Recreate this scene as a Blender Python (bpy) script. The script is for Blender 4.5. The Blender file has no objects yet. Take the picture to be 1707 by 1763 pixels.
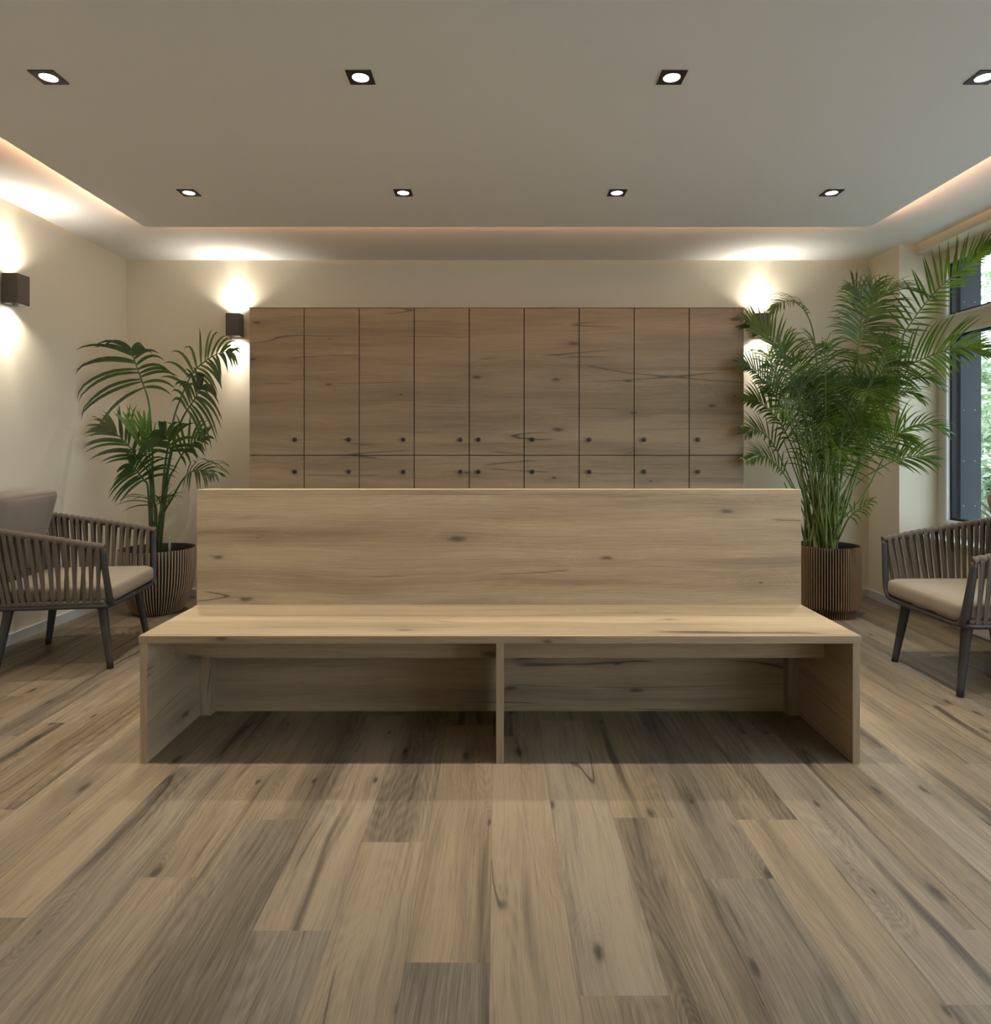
import bpy, math, random
from mathutils import Vector, Matrix
V = Vector
rnd = random.Random(7)

# ------------------------------------------------------------------ frame, camera, light, exposure
F, CX, CY, EYE = 1160.0, 856.0, 768.0, 1.12      # focal length in pixels, vanishing point, eye height
sc = bpy.context.scene
COL = sc.collection
cam_d = bpy.data.cameras.new('camera')
cam_d.sensor_fit = 'HORIZONTAL'
cam_d.sensor_width = 36.0
cam_d.lens = F / 1707.0 * 36.0
cam_d.shift_x = -(CX - 853.5) / 1707.0
cam_d.shift_y = -(881.5 - CY) / 1707.0
cam_d.clip_start = 0.05
cam_d.clip_end = 200
cam = bpy.data.objects.new('camera', cam_d)
COL.objects.link(cam)
cam.location = (0, 0, EYE)
cam.rotation_euler = (math.pi / 2, 0, 0)
sc.camera = cam

sc.view_settings.view_transform = 'Standard'
sc.view_settings.look = 'None'
sc.view_settings.gamma = 1.0
sc.view_settings.exposure = 0.0
sc.view_settings.use_curve_mapping = False
cy = sc.cycles
cy.use_denoising = True
cy.max_bounces = 10
cy.diffuse_bounces = 6
cy.transparent_max_bounces = 12
cy.sample_clamp_indirect = 4.0
cy.caustics_reflective = False
cy.caustics_refractive = False

DOWN_W, DOWN_COL = 87.0, (1.0, 0.925, 0.755)       # downlights
WALL_IN, WALL_MID, WALL_OUT, WALL_COL = 14.0, 8.5, 8.0, (1.0, 0.93, 0.80)   # wall lamps: core beam, wide beam
COVE_E, COVE_COL = 560.0, (1.0, 0.52, 0.28)         # led strip above the ceiling panel
SKY_E, SKY_COL = 7.2, (0.76, 0.88, 1.0)           # overcast sky

w = bpy.data.worlds.new('sky')
sc.world = w
w.use_nodes = True
nt = w.node_tree
bg = nt.nodes['Background']
tc = nt.nodes.new('ShaderNodeTexCoord')
sx = nt.nodes.new('ShaderNodeSeparateXYZ')
rp = nt.nodes.new('ShaderNodeValToRGB')
nt.links.new(tc.outputs['Generated'], sx.inputs[0])
nt.links.new(sx.outputs['Z'], rp.inputs[0])
rp.color_ramp.elements[0].position = 0.0
rp.color_ramp.elements[0].color = (0.86, 0.93, 1.0, 1)
rp.color_ramp.elements[1].position = 0.7
rp.color_ramp.elements[1].color = (*SKY_COL, 1)
nt.links.new(rp.outputs[0], bg.inputs[0])
bg.inputs[1].default_value = SKY_E


def px(x, y, d):
    """a point at depth d seen at photograph pixel x, y"""
    return V(((x - CX) / F * d, d, EYE - (y - CY) / F * d))


# ------------------------------------------------------------------ mesh builder
class MB:
    def __init__(s):
        s.v, s.f, s.uv, s.m, s.sm = [], [], [], [], []

    def face(s, idx, uv=None, mat=0, smooth=False):
        s.f.append(tuple(idx)); s.uv.append(uv); s.m.append(mat); s.sm.append(smooth)

    def box(s, x0, x1, y0, y1, z0, z1, grain=0, off=(0, 0), mat=0, mats=None, alt=0):
        b = len(s.v)
        for x in (x0, x1):
            for y in (y0, y1):
                for z in (z0, z1):
                    s.v.append(V((x, y, z)))
        fs = [((0, 1, 3, 2), 0), ((4, 6, 7, 5), 0), ((0, 4, 5, 1), 1), ((2, 3, 7, 6), 1), ((0, 2, 6, 4), 2), ((1, 5, 7, 3), 2)]
        for k, (q, ax) in enumerate(fs):
            inpl = [a for a in (0, 1, 2) if a != ax]
            ua = grain if grain in inpl else (alt if alt in inpl else inpl[0])
            va = [a for a in inpl if a != ua][0]
            uv = [(s.v[b + i][ua] + off[0], s.v[b + i][va] + off[1] + ax * 0.37) for i in q]
            s.face([b + i for i in q], uv, mats[k] if mats else mat)
        return s

    def tube(s, pts, rad, n=10, mat=0, cap=True, closed=False, flat=1.0, up=V((0, 0, 1))):
        pts = [V(p) for p in pts]
        N = len(pts)
        rr = rad if isinstance(rad, (list, tuple)) else [rad] * N
        b = len(s.v)
        prev = None
        for i, p in enumerate(pts):
            if closed:
                t = pts[(i + 1) % N] - pts[i - 1]
            else:
                t = pts[min(i + 1, N - 1)] - pts[max(i - 1, 0)]
            t.normalize()
            if prev is None:
                a = up - t * up.dot(t)
                if a.length < 0.05:
                    a = V((1, 0, 0)) - t * t.x
            else:
                a = prev - t * prev.dot(t)
            a.normalize(); prev = a
            c = t.cross(a)
            for k in range(n):
                th = 2 * math.pi * k / n
                s.v.append(p + (a * math.cos(th) + c * math.sin(th) * flat) * rr[i])
        for i in range(N if closed else N - 1):
            for k in range(n):
                i2 = (i + 1) % N
                q = [b + i * n + k, b + i * n + (k + 1) % n, b + i2 * n + (k + 1) % n, b + i2 * n + k]
                s.face(q, None, mat, True)
        if cap and not closed:
            s.face([b + k for k in range(n)][::-1], None, mat)
            s.face([b + (N - 1) * n + k for k in range(n)], None, mat)
        return s

    def lathe(s, prof, n=48, c=V((0, 0, 0)), mat=0, smooth=True, cap0=False, cap1=False):
        b = len(s.v)
        for (r, z) in prof:
            for k in range(n):
                th = 2 * math.pi * k / n
                s.v.append(c + V((r * math.cos(th), r * math.sin(th), z)))
        for i in range(len(prof) - 1):
            for k in range(n):
                k2 = (k + 1) % n
                s.face([b + i * n + k, b + i * n + k2, b + (i + 1) * n + k2, b + (i + 1) * n + k], None, mat, smooth)
        if cap0:
            s.face([b + k for k in range(n)][::-1], None, mat)
        if cap1:
            s.face([b + (len(prof) - 1) * n + k for k in range(n)], None, mat)
        return s

    def strip(s, pts, wid, wv, fold=0.0, nrm=None, mat=0, thick=0.0):
        """a leaf or strap blade: pts centre line, wid half widths, wv width vectors; fold lifts the two margins"""
        b = len(s.v)
        for i, p in enumerate(pts):
            W = wv[i] if isinstance(wv, list) else wv
            nn = (nrm[i] if isinstance(nrm, list) else nrm) if nrm is not None else V((0, 0, 0))
            s.v += [p - W * wid[i] + nn * (fold * wid[i]), V(p), p + W * wid[i] + nn * (fold * wid[i])]
        for i in range(len(pts) - 1):
            a, c = b + 3 * i, b + 3 * i + 3
            s.face([a, a + 1, c + 1, c], None, mat, True)
            s.face([a + 1, a + 2, c + 2, c + 1], None, mat, True)
        return s

    def build(s, name, mats, parent=None, local=False, bevel=0.0, seg=2, attr=None, kind=None):
        o0 = V((0, 0, 0)) if (parent is None or local) else V(parent['_o'])
        me = bpy.data.meshes.new(name)
        me.from_pydata([tuple(v - o0) for v in s.v], [], s.f)
        mats = mats if isinstance(mats, (list, tuple)) else [mats]
        for m in mats:
            me.materials.append(m)
        me.polygons.foreach_set('material_index', s.m)
        me.polygons.foreach_set('use_smooth', s.sm)
        if any(u is not None for u in s.uv):
            lay = me.uv_layers.new(name='UVMap')
            k = 0
            for f, u in zip(s.f, s.uv):
                for i in range(len(f)):
                    lay.data[k].uv = u[i] if u else (0, 0)
                    k += 1
        if attr:
            for an, vals in attr.items():
                a = me.attributes.new(an, 'FLOAT', 'FACE')
                a.data.foreach_set('value', vals)
        me.update()
        o = bpy.data.objects.new(name, me)
        COL.objects.link(o)
        if parent is not None:
            o.parent = parent
            o['_o'] = tuple(parent['_o']) if not local else (0, 0, 0)
        else:
            o['_o'] = (0, 0, 0)
        if bevel:
            md = o.modifiers.new('bevel', 'BEVEL')
            md.width = bevel; md.segments = seg; md.limit_method = 'ANGLE'; md.harden_normals = False
        if kind:
            o['kind'] = kind
        return o


def thing(name, label, cat, loc=(0, 0, 0), rz=0.0, group=None):
    o = bpy.data.objects.new(name, None)
    o.empty_display_size = 0.1
    COL.objects.link(o)
    o.location = loc
    o.rotation_euler = (0, 0, rz)
    o['_o'] = tuple(loc)
    o['label'] = label
    o['category'] = cat
    if group:
        o['group'] = group
    return o


def copy_tree(o, parent=None):
    c = o.copy()
    COL.objects.link(c)
    if parent is not None:
        c.parent = parent
    for ch in list(o.children):
        copy_tree(ch, c)
    return c


def spline(pts, n):
    """Catmull-Rom through pts, n points"""
    pts = [V(p) for p in pts]
    P = [pts[0] * 2 - pts[1]] + pts + [pts[-1] * 2 - pts[-2]]
    out = []
    m = len(pts) - 1
    for k in range(n):
        u = k / (n - 1) * m
        i = min(int(u), m - 1)
        t = u - i
        a, b, c, d = P[i], P[i + 1], P[i + 2], P[i + 3]
        out.append(0.5 * ((2 * b) + (c - a) * t + (2 * a - 5 * b + 4 * c - d) * t * t + (3 * b - a - 3 * c + d) * t ** 3))
    return out


# ------------------------------------------------------------------ materials
def mat(name):
    m = bpy.data.materials.new(name)
    m.use_nodes = True
    return m, m.node_tree, m.node_tree.nodes['Principled BSDF']


class G:
    """small helper for node graphs"""
    def __init__(s, nt):
        s.nt = nt

    def n(s, t, **k):
        x = s.nt.nodes.new(t)
        for a, b in k.items():
            setattr(x, a, b)
        return x

    def put(s, sock, val):
        if isinstance(val, (int, float)):
            sock.default_value = val
        elif isinstance(val, (tuple, list)):
            sock.default_value = tuple(val) if len(val) != 3 or len(sock.default_value) == 3 else (*val, 1)
        else:
            s.nt.links.new(val, sock)

    def m(s, op, a, b=0.0, c=0.0):
        x = s.n('ShaderNodeMath', operation=op)
        s.put(x.inputs[0], a); s.put(x.inputs[1], b); s.put(x.inputs[2], c)
        return x.outputs[0]

    def ss(s, v, lo, hi, a=0.0, b=1.0):
        x = s.n('ShaderNodeMapRange', interpolation_type='SMOOTHSTEP')
        s.put(x.inputs['Value'], v); s.put(x.inputs['From Min'], lo); s.put(x.inputs['From Max'], hi)
        s.put(x.inputs['To Min'], a); s.put(x.inputs['To Max'], b)
        return x.outputs[0]

    def xyz(s, x, y, z=0.0):
        c = s.n('ShaderNodeCombineXYZ')
        s.put(c.inputs[0], x); s.put(c.inputs[1], y); s.put(c.inputs[2], z)
        return c.outputs[0]

    def noise(s, vec, scale=1.0, detail=2.0, rough=0.5, dist=0.0):
        x = s.n('ShaderNodeTexNoise')
        s.put(x.inputs['Vector'], vec); x.inputs['Scale'].default_value = scale
        x.inputs['Detail'].default_value = detail; x.inputs['Roughness'].default_value = rough
        x.inputs['Distortion'].default_value = dist
        return x.outputs[0]

    def mix(s, f, a, b, mode='MIX'):
        x = s.n('ShaderNodeMix', data_type='RGBA', blend_type=mode)
        s.put(x.inputs[0], f); s.put(x.inputs[6], a); s.put(x.inputs[7], b)
        return x.outputs[2]


def wood(name, light, dark, crack, seed=0.0, grain_amt=0.35, ring_amt=0.25, crack_amt=0.8, rough=0.5, tone=False, bump=0.15, su=1.0, knot_amt=0.8, vein_amt=0.35, mid_amt=1.7, plank=None):
    m, nt, b = mat(name)
    g = G(nt)
    uvn = g.n('ShaderNodeUVMap')
    sp = g.n('ShaderNodeSeparateXYZ')
    nt.links.new(uvn.outputs[0], sp.inputs[0])
    u = g.m('MULTIPLY', sp.outputs[0], su)
    v = sp.outputs[1]
    # wavering of the grain
    wob = g.noise(g.xyz(g.m('MULTIPLY', u, 1.6), g.m('MULTIPLY', v, 2.5), seed), 1.0, 2.0)
    v2 = g.m('ADD', v, g.m('MULTIPLY', g.m('SUBTRACT', wob, 0.5), 0.06))
    v3 = g.m('ADD', v, g.m('MULTIPLY', g.m('SUBTRACT', g.noise(g.xyz(g.m('MULTIPLY', u, 9.0), g.m('MULTIPLY', v, 8.0), seed + 3.0), 1.0, 3.0), 0.5), 0.010))
    # knots
    vor = g.n('ShaderNodeTexVoronoi', voronoi_dimensions='2D', feature='F1')
    nt.links.new(g.xyz(g.m('MULTIPLY', u, 1.9), g.m('MULTIPLY', v, 5.2), 0), vor.inputs['Vector'])
    vor.inputs['Scale'].default_value = 1.0
    vor.inputs['Randomness'].default_value = 1.0
    kc = g.n('ShaderNodeSeparateColor')
    nt.links.new(vor.outputs['Color'], kc.inputs[0])
    kd = g.m('ADD', vor.outputs['Distance'], g.m('MULTIPLY', g.m('SUBTRACT', g.noise(g.xyz(g.m('MULTIPLY', u, 30), g.m('MULTIPLY', v, 60), 3), 1.0, 3.0), 0.5), 0.06))
    has = g.ss(kc.outputs[0], 0.50, 0.52)
    ksize = g.m('MULTIPLY_ADD', kc.outputs[1], 0.07, 0.02)
    knot = g.m('MULTIPLY', has, g.m('SUBTRACT', 1.0, g.ss(kd, g.m('MULTIPLY', ksize, 0.15), g.m('MULTIPLY', ksize, 1.25))))
    kbend = g.m('MULTIPLY', has, g.m('SUBTRACT', 1.0, g.ss(vor.outputs['Distance'], 0.0, 0.34)))
    # growth rings: level lines of a stretched noise, bent round the knots
    base = g.noise(g.xyz(g.m('MULTIPLY', u, 0.75), g.m('MULTIPLY', v2, 5.0), seed + 5.3), 1.0, 1.5, 0.45)
    lv = g.m('ADD', base, g.m('MULTIPLY', kbend, 0.16))
    rings = g.m('SINE', g.m('MULTIPLY', lv, 230.0))
    ringm = g.ss(g.noise(g.xyz(g.m('MULTIPLY', u, 1.0), g.m('MULTIPLY', v, 4.0), seed + 9.1), 1.0, 2.0), 0.42, 0.62)
    # broad light and dark bands along the grain
    band = g.noise(g.xyz(g.m('MULTIPLY', u, 0.55), g.m('MULTIPLY', v2, 9.0), seed + 2.2), 1.0, 3.0, 0.55)
    bandv = g.ss(band, 0.32, 0.70)
    # fine pores
    f1 = g.noise(g.xyz(g.m('MULTIPLY', u, 7.0), g.m('MULTIPLY', v2, 240.0), seed), 1.0, 2.0, 0.6)
    f2 = g.noise(g.xyz(g.m('MULTIPLY', u, 22.0), g.m('MULTIPLY', v2, 420.0), seed + 4.0), 1.0, 1.0)
    f3 = g.noise(g.xyz(g.m('MULTIPLY', u, 3.0), g.m('MULTIPLY', v2, 95.0), seed + 7.0), 1.0, 2.0, 0.6)
    fine = g.m('ADD', g.m('MULTIPLY', g.m('SUBTRACT', f1, 0.5), 1.6), g.m('MULTIPLY', g.m('SUBTRACT', f2, 0.5), 0.8))
    fine = g.m('ADD', fine, g.m('MULTIPLY', g.m('SUBTRACT', f3, 0.5), mid_amt))
    t = g.m('MULTIPLY', bandv, 0.62)
    t = g.m('ADD', t, g.m('MULTIPLY', fine, grain_amt))
    t = g.m('ADD', t, g.m('MULTIPLY', g.m('MULTIPLY', rings, ringm), ring_amt))
    t = g.m('ADD', t, g.m('MULTIPLY', kbend, 0.25))
    if tone:
        at = g.n('ShaderNodeAttribute', attribute_name='tone')
        t = g.m('ADD', t, g.m('MULTIPLY', g.m('SUBTRACT', 0.5, at.outputs['Fac']), 0.95))
    tc_ = g.n('ShaderNodeClamp')
    tc_.inputs['Min'].default_value = -0.25; tc_.inputs['Max'].default_value = 1.25
    nt.links.new(t, tc_.inputs[0])
    mr = g.m('MULTIPLY_ADD', tc_.outputs[0], 1 / 1.5, 0.25 / 1.5)
    lt = [c * 1.15 for c in light]
    colr = g.mix(mr, tuple(lt), tuple(c * 0.85 for c in dark))
    if tone:
        hue = g.n('ShaderNodeAttribute', attribute_name='grey')
        hs = g.n('ShaderNodeHueSaturation')
        nt.links.new(colr, hs.inputs['Color'])
        nt.links.new(g.m('SUBTRACT', 1.1, g.m('MULTIPLY', hue.outputs['Fac'], 0.5)), hs.inputs['Saturation'])
        colr = hs.outputs[0]
    vn = g.noise(g.xyz(g.m('MULTIPLY', u, 0.6), g.m('MULTIPLY', v2, 13.0), seed + 41.0), 1.0, 3.0, 0.55)
    vein = g.m('MULTIPLY', g.ss(vn, 0.56, 0.72), vein_amt)
    colr = g.mix(vein, colr, tuple(c * 0.62 for c in dark))
    # cracks: very thin dark lines along the grain
    cn = g.noise(g.xyz(g.m('MULTIPLY', u, 0.42), g.m('MULTIPLY', v3, 6.5), seed + 21.0), 1.0, 1.0, 0.4)
    cl = g.m('SUBTRACT', 1.0, g.ss(g.m('ABSOLUTE', g.m('SUBTRACT', cn, 0.5)), 0.0005, 0.0065))
    cm = g.ss(g.noise(g.xyz(g.m('MULTIPLY', u, 1.7), g.m('MULTIPLY', v, 4.0), seed + 33.0), 1.0, 1.0), 0.52, 0.60)
    ck = g.m('MULTIPLY', g.m('MULTIPLY', cl, cm), crack_amt)
    soft = g.m('MULTIPLY', g.m('MULTIPLY', g.m('SUBTRACT', 1.0, g.ss(g.m('ABSOLUTE', g.m('SUBTRACT', cn, 0.5)), 0.0, 0.03)), cm), 0.22 * crack_amt)
    colr = g.mix(soft, colr, crack)
    colr = g.mix(ck, colr, crack)
    colr = g.mix(g.m('MULTIPLY', knot, knot_amt), colr, tuple(c * 0.8 for c in crack))
    if plank:
        ed = g.n('ShaderNodeUVMap', uv_map='edge')
        es = g.n('ShaderNodeSeparateXYZ')
        nt.links.new(ed.outputs[0], es.inputs[0])
        dx = g.m('SUBTRACT', 0.5, g.m('ABSOLUTE', g.m('SUBTRACT', es.outputs[1], 0.5)))
        jn = g.m('SUBTRACT', 1.0, g.ss(dx, 0.0, 0.012))
        colr = g.mix(g.m('MULTIPLY', jn, 0.35), colr, crack)
    nt.links.new(colr, b.inputs['Base Color'])
    b.inputs['Roughness'].default_value = rough
    b.inputs['Specular IOR Level'].default_value = 0.35
    bp = g.n('ShaderNodeBump')
    bp.inputs['Strength'].default_value = bump
    bp.inputs['Distance'].default_value = 0.002
    nt.links.new(g.m('SUBTRACT', g.m('MULTIPLY', fine, -1.0), ck), bp.inputs['Height'])
    nt.links.new(bp.outputs[0], b.inputs['Normal'])
    return m


def paint(name, col, rough=0.85, amt=0.03, scale=120.0, bump=0.05, spec=0.25):
    m, nt, b = mat(name)
    g = G(nt)
    tcn = g.n('ShaderNodeTexCoord')
    n1 = g.noise(tcn.outputs['Object'], scale, 3.0)
    n2 = g.noise(tcn.outputs['Object'], 1.3, 2.0)
    f = g.m('ADD', g.m('MULTIPLY', g.m('SUBTRACT', n1, 0.5), amt), g.m('MULTIPLY', g.m('SUBTRACT', n2, 0.5), amt))
    colr = g.mix(g.m('ADD', f, 0.5), tuple(c * 0.9 for c in col), tuple(min(1, c * 1.1) for c in col))
    nt.links.new(colr, b.inputs['Base Color'])
    b.inputs['Roughness'].default_value = rough
    b.inputs['Specular IOR Level'].default_value = spec
    if bump:
        bp = g.n('ShaderNodeBump')
        bp.inputs['Strength'].default_value = bump
        bp.inputs['Distance'].default_value = 0.001
        nt.links.new(n1, bp.inputs['Height'])
        nt.links.new(bp.outputs[0], b.inputs['Normal'])
    return m


def fabric(name, col, scale=900.0):
    m, nt, b = mat(name)
    g = G(nt)
    tcn = g.n('ShaderNodeTexCoord')
    n1 = g.noise(tcn.outputs['Object'], scale, 2.0)
    n2 = g.noise(tcn.outputs['Object'], 9.0, 3.0)
    f = g.m('ADD', g.m('MULTIPLY', n1, 0.6), g.m('MULTIPLY', n2, 0.4))
    colr = g.mix(f, tuple(c * 0.78 for c in col), tuple(min(1, c * 1.2) for c in col))
    nt.links.new(colr, b.inputs['Base Color'])
    b.inputs['Roughness'].default_value = 0.9
    b.inputs['Specular IOR Level'].default_value = 0.15
    b.inputs['Sheen Weight'].default_value = 0.15
    bp = g.n('ShaderNodeBump')
    bp.inputs['Strength'].default_value = 0.25
    bp.inputs['Distance'].default_value = 0.001
    nt.links.new(n1, bp.inputs['Height'])
    nt.links.new(bp.outputs[0], b.inputs['Normal'])
    return m


def leaf(name, c1, c2, trans=0.3, rough=0.35):
    m, nt, b = mat(name)
    g = G(nt)
    tcn = g.n('ShaderNodeTexCoord')
    n1 = g.noise(tcn.outputs['Object'], 7.0, 2.0)
    n2 = g.noise(tcn.outputs['Object'], 60.0, 1.0)
    colr = g.mix(g.ss(g.m('ADD', g.m('MULTIPLY', n1, 0.8), g.m('MULTIPLY', n2, 0.2)), 0.35, 0.65), c1, c2)
    nt.links.new(colr, b.inputs['Base Color'])
    b.inputs['Roughness'].default_value = rough
    tr = g.n('ShaderNodeBsdfTranslucent')
    nt.links.new(g.mix(0.5, colr, (0.25, 0.5, 0.03)), tr.inputs[0])
    mx = g.n('ShaderNodeMixShader')
    mx.inputs[0].default_value = trans
    nt.links.new(b.outputs[0], mx.inputs[1])
    nt.links.new(tr.outputs[0], mx.inputs[2])
    nt.links.new(mx.outputs[0], nt.nodes['Material Output'].inputs[0])
    return m


def glow(name, col, e):
    m, nt, b = mat(name)
    b.inputs['Base Color'].default_value = (0.8, 0.8, 0.8, 1)
    b.inputs['Emission Color'].default_value = (*col, 1)
    b.inputs['Emission Strength'].default_value = e
    return m


M_floor = wood('oak_floor', (0.245, 0.188, 0.124), (0.052, 0.039, 0.026), (0.028, 0.019, 0.012), 1.0, 0.62, 0.13, 0.7, 0.48, tone=True, bump=0.25, vein_amt=0.8, plank=True)
M_oak = wood('oak_laminate', (0.37, 0.280, 0.180), (0.185, 0.134, 0.084), (0.05, 0.038, 0.027), 11.0, 0.42, 0.07, 0.75, 0.5, bump=0.2, knot_amt=0.7)
M_wall = paint('wall_paint', (0.82, 0.745, 0.60), 0.9)
M_ceil = paint('ceiling_paint', (0.87, 0.87, 0.87), 0.95, 0.02, 90.0, 0.03)
M_base = paint('baseboard_paint', (0.62, 0.61, 0.60), 0.6, 0.02, 90.0, 0.0)
M_frame = paint('window_frame_paint', (0.72, 0.66, 0.58), 0.5, 0.02, 60.0, 0.0)
M_white = paint('white_bead', (0.82, 0.83, 0.85), 0.45, 0.02, 60.0, 0.0)
M_gasket = paint('dark_gasket', (0.02, 0.022, 0.028), 0.5, 0.02, 60.0, 0.0)
M_clad = paint('grey_wood_cladding', (0.055, 0.066, 0.088), 0.8, 0.5, 14.0, 0.1)
M_black = paint('black_metal', (0.022, 0.020, 0.019), 0.42, 0.05, 200.0, 0.02, 0.5)
M_sconce = paint('anthracite_metal', (0.045, 0.042, 0.040), 0.5, 0.08, 400.0, 0.05, 0.5)
M_gap = paint('gap_shade_and_plinth', (0.03, 0.026, 0.022), 0.8, 0.05, 80.0, 0.0)  # dark stand-in for shade behind the door gaps, also used on the plinth
M_chairm = paint('anthracite_tube', (0.040, 0.038, 0.038), 0.5, 0.05, 300.0, 0.02, 0.5)
M_rope = fabric('rope_strap', (0.115, 0.092, 0.074), 700.0)
M_cush = fabric('cushion_fabric', (0.30, 0.25, 0.195), 900.0)
M_cushb = fabric('back_cushion_fabric', (0.215, 0.18, 0.15), 900.0)
M_potd = paint('planter_black', (0.016, 0.013, 0.011), 0.6, 0.1, 50.0, 0.0)
M_ribl = paint('planter_rib', (0.42, 0.32, 0.23), 0.5, 0.3, 20.0, 0.0)
M_ribr = paint('planter_rib_dark', (0.30, 0.20, 0.12), 0.5, 0.3, 20.0, 0.0)
M_soil = paint('soil', (0.035, 0.022, 0.015), 0.95, 0.6, 60.0, 0.4)
M_kent = leaf('kentia_leaf', (0.018, 0.036, 0.012), (0.034, 0.066, 0.016), 0.18, 0.4)
M_spear = leaf('young_leaf', (0.10, 0.20, 0.03), (0.16, 0.28, 0.05), 0.3, 0.4)
M_stemk = leaf('kentia_stem', (0.035, 0.075, 0.022), (0.07, 0.12, 0.03), 0.05, 0.4)
M_arec = leaf('areca_leaf', (0.034, 0.064, 0.009), (0.085, 0.140, 0.014), 0.25, 0.45)
M_stema = leaf('areca_stem', (0.10, 0.16, 0.035), (0.20, 0.24, 0.06), 0.05, 0.4)
M_bark = paint('bark', (0.10, 0.08, 0.06), 0.9, 0.5, 30.0, 0.3)
M_out = leaf('outdoor_leaf', (0.16, 0.21, 0.13), (0.32, 0.37, 0.27), 0.2, 0.5)
M_ground = paint('pale_bounce_ground', (0.42, 0.42, 0.40), 0.95, 0.5, 26.0, 0.3)  # ground made pale and neutral to bounce daylight up to the ceiling
M_steel = paint('screw_steel', (0.35, 0.36, 0.38), 0.35, 0.02, 60.0, 0.0)
M_lens = glow('downlight_lens', (1.0, 0.90, 0.74), 22.0)
M_slens = glow('wall_lamp_lens', (1.0, 0.92, 0.80), 14.0)
M_led = glow('led_strip', COVE_COL, COVE_E)


def pane_mat():
    m, nt, b = mat('window_glass')
    nt.nodes.remove(b)
    g = G(nt)
    tr = g.n('ShaderNodeBsdfTransparent')
    tr.inputs[0].default_value = (0.93, 0.96, 0.97, 1)
    gl = g.n('ShaderNodeBsdfGlossy')
    gl.inputs['Roughness'].default_value = 0.02
    fr = g.n('ShaderNodeFresnel')
    fr.inputs[0].default_value = 1.45
    mx = g.n('ShaderNodeMixShader')
    ge = g.n('ShaderNodeNewGeometry')
    fac = g.m('MULTIPLY', fr.outputs[0], g.m('SUBTRACT', 1.0, ge.outputs['Backfacing']))
    nt.links.new(fac, mx.inputs[0])
    nt.links.new(tr.outputs[0], mx.inputs[1])
    nt.links.new(gl.outputs[0], mx.inputs[2])
    nt.links.new(mx.outputs[0], nt.nodes['Material Output'].inputs[0])
    return m


M_pane = pane_mat()

# ------------------------------------------------------------------ the room
XL, XR, YB, YF, ZC = -2.75, 2.76, 5.0, -3.2, 2.499
XN, XG, YN, YN2 = 2.85, 3.03, 4.62, -2.90      # niche face, window plane, niche ends
ST = 'structure'

# floor: planks laid away from the camera
PW = 0.1835
mb = MB()
tones, greys, edge = [], [], []
known = {  # row -> list of (joint y, ...) and tones from near to far, as the boards lie in the room
    0: ([1.373, 2.75], [0.45, 0.80, 0.60]),
    1: ([2.03, 3.3], [0.42, 0.72, 0.40]),
    2: ([1.744, 2.95], [0.22, 0.30, 0.45]),
    3: ([2.02, 3.2], [0.82, 0.32, 0.5]),
    4: ([1.35, 2.62], [0.35, 0.58, 0.40]),
    5: ([1.56, 2.9], [0.75, 0.32, 0.5]),
    6: ([1.2, 2.5], [0.5, 0.72, 0.4]),
    7: ([1.9, 3.1], [0.45, 0.6, 0.3]),
    -1: ([0.95, 2.6], [0.55, 0.84, 0.45]),
    -2: ([1.461, 2.7], [0.12, 0.78, 0.55]),
    -3: ([1.905, 2.95], [0.74, 0.38, 0.60]),
    -4: ([1.557, 2.8], [0.14, 0.76, 0.45]),
    -5: ([2.02, 3.2], [0.30, 0.40, 0.62]),
    -6: ([1.75, 2.9], [0.46, 0.64, 0.4]),
    -7: ([1.25, 2.35], [0.30, 0.55, 0.72]),
    -8: ([1.6, 2.8], [0.40, 0.72, 0.5]),
}
row0 = int(math.floor((XL - 0.168) / PW))
for r in range(row0, int((XN + 0.2 - 0.168) / PW) + 1):
    x0, x1 = 0.168 + r * PW, 0.168 + (r + 1) * PW
    x0, x1 = max(x0, XL - 0.05), min(x1, XN + 0.15)
    if x1 - x0 < 0.005:
        continue
    if r in known:
        js, tn = known[r]
    else:
        j0 = rnd.uniform(0.9, 2.1)
        js, tn = [j0, j0 + 1.29], [rnd.uniform(0.2, 0.8) for _ in range(3)]
    ys, tt = list(js), list(tn)
    while ys[0] > YF:
        ys.insert(0, ys[0] - 1.29); tt.insert(0, rnd.uniform(0.2, 0.8))
    tt = tt[1:] if len(tt) > len(ys) else tt
    tt = [tt[0]] + tt if len(tt) < len(ys) else tt
    ys = ys + [ys[-1] + 1.29, ys[-1] + 2.58]
    tt = tt + [rnd.uniform(0.25, 0.75) for _ in range(8)]
    for k in range(len(ys) - 1):
        a, b_ = max(ys[k], YF - 0.1), min(ys[k + 1], YB + 0.05)
        if b_ - a < 0.01:
            continue
        ou, ov = rnd.uniform(0, 60), rnd.uniform(0, 60)
        b0 = len(mb.v)
        mb.v += [V((x0, a, 0)), V((x1, a, 0)), V((x1, b_, 0)), V((x0, b_, 0))]
        mb.face([b0, b0 + 1, b0 + 2, b0 + 3], [(a + ou, x0 + ov), (a + ou, x1 + ov), (b_ + ou, x1 + ov), (b_ + ou, x0 + ov)])
        t = tt[k] if k < len(tt) else 0.5
        tones.append(t)
        greys.append(rnd.uniform(0.1, 0.5) if t > 0.3 else rnd.uniform(0.4, 0.8))
        edge.append([(0, 0), (0, 1), (1, 1), (1, 0)])
fl = mb.build('floor', M_floor, attr={'tone': tones, 'grey': greys}, kind=ST)
lay = fl.data.uv_layers.new(name='edge')
k = 0
for e in edge:
    for q in e:
        lay.data[k].uv = q
        k += 1
fl.data.uv_layers.active_index = 0
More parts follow.
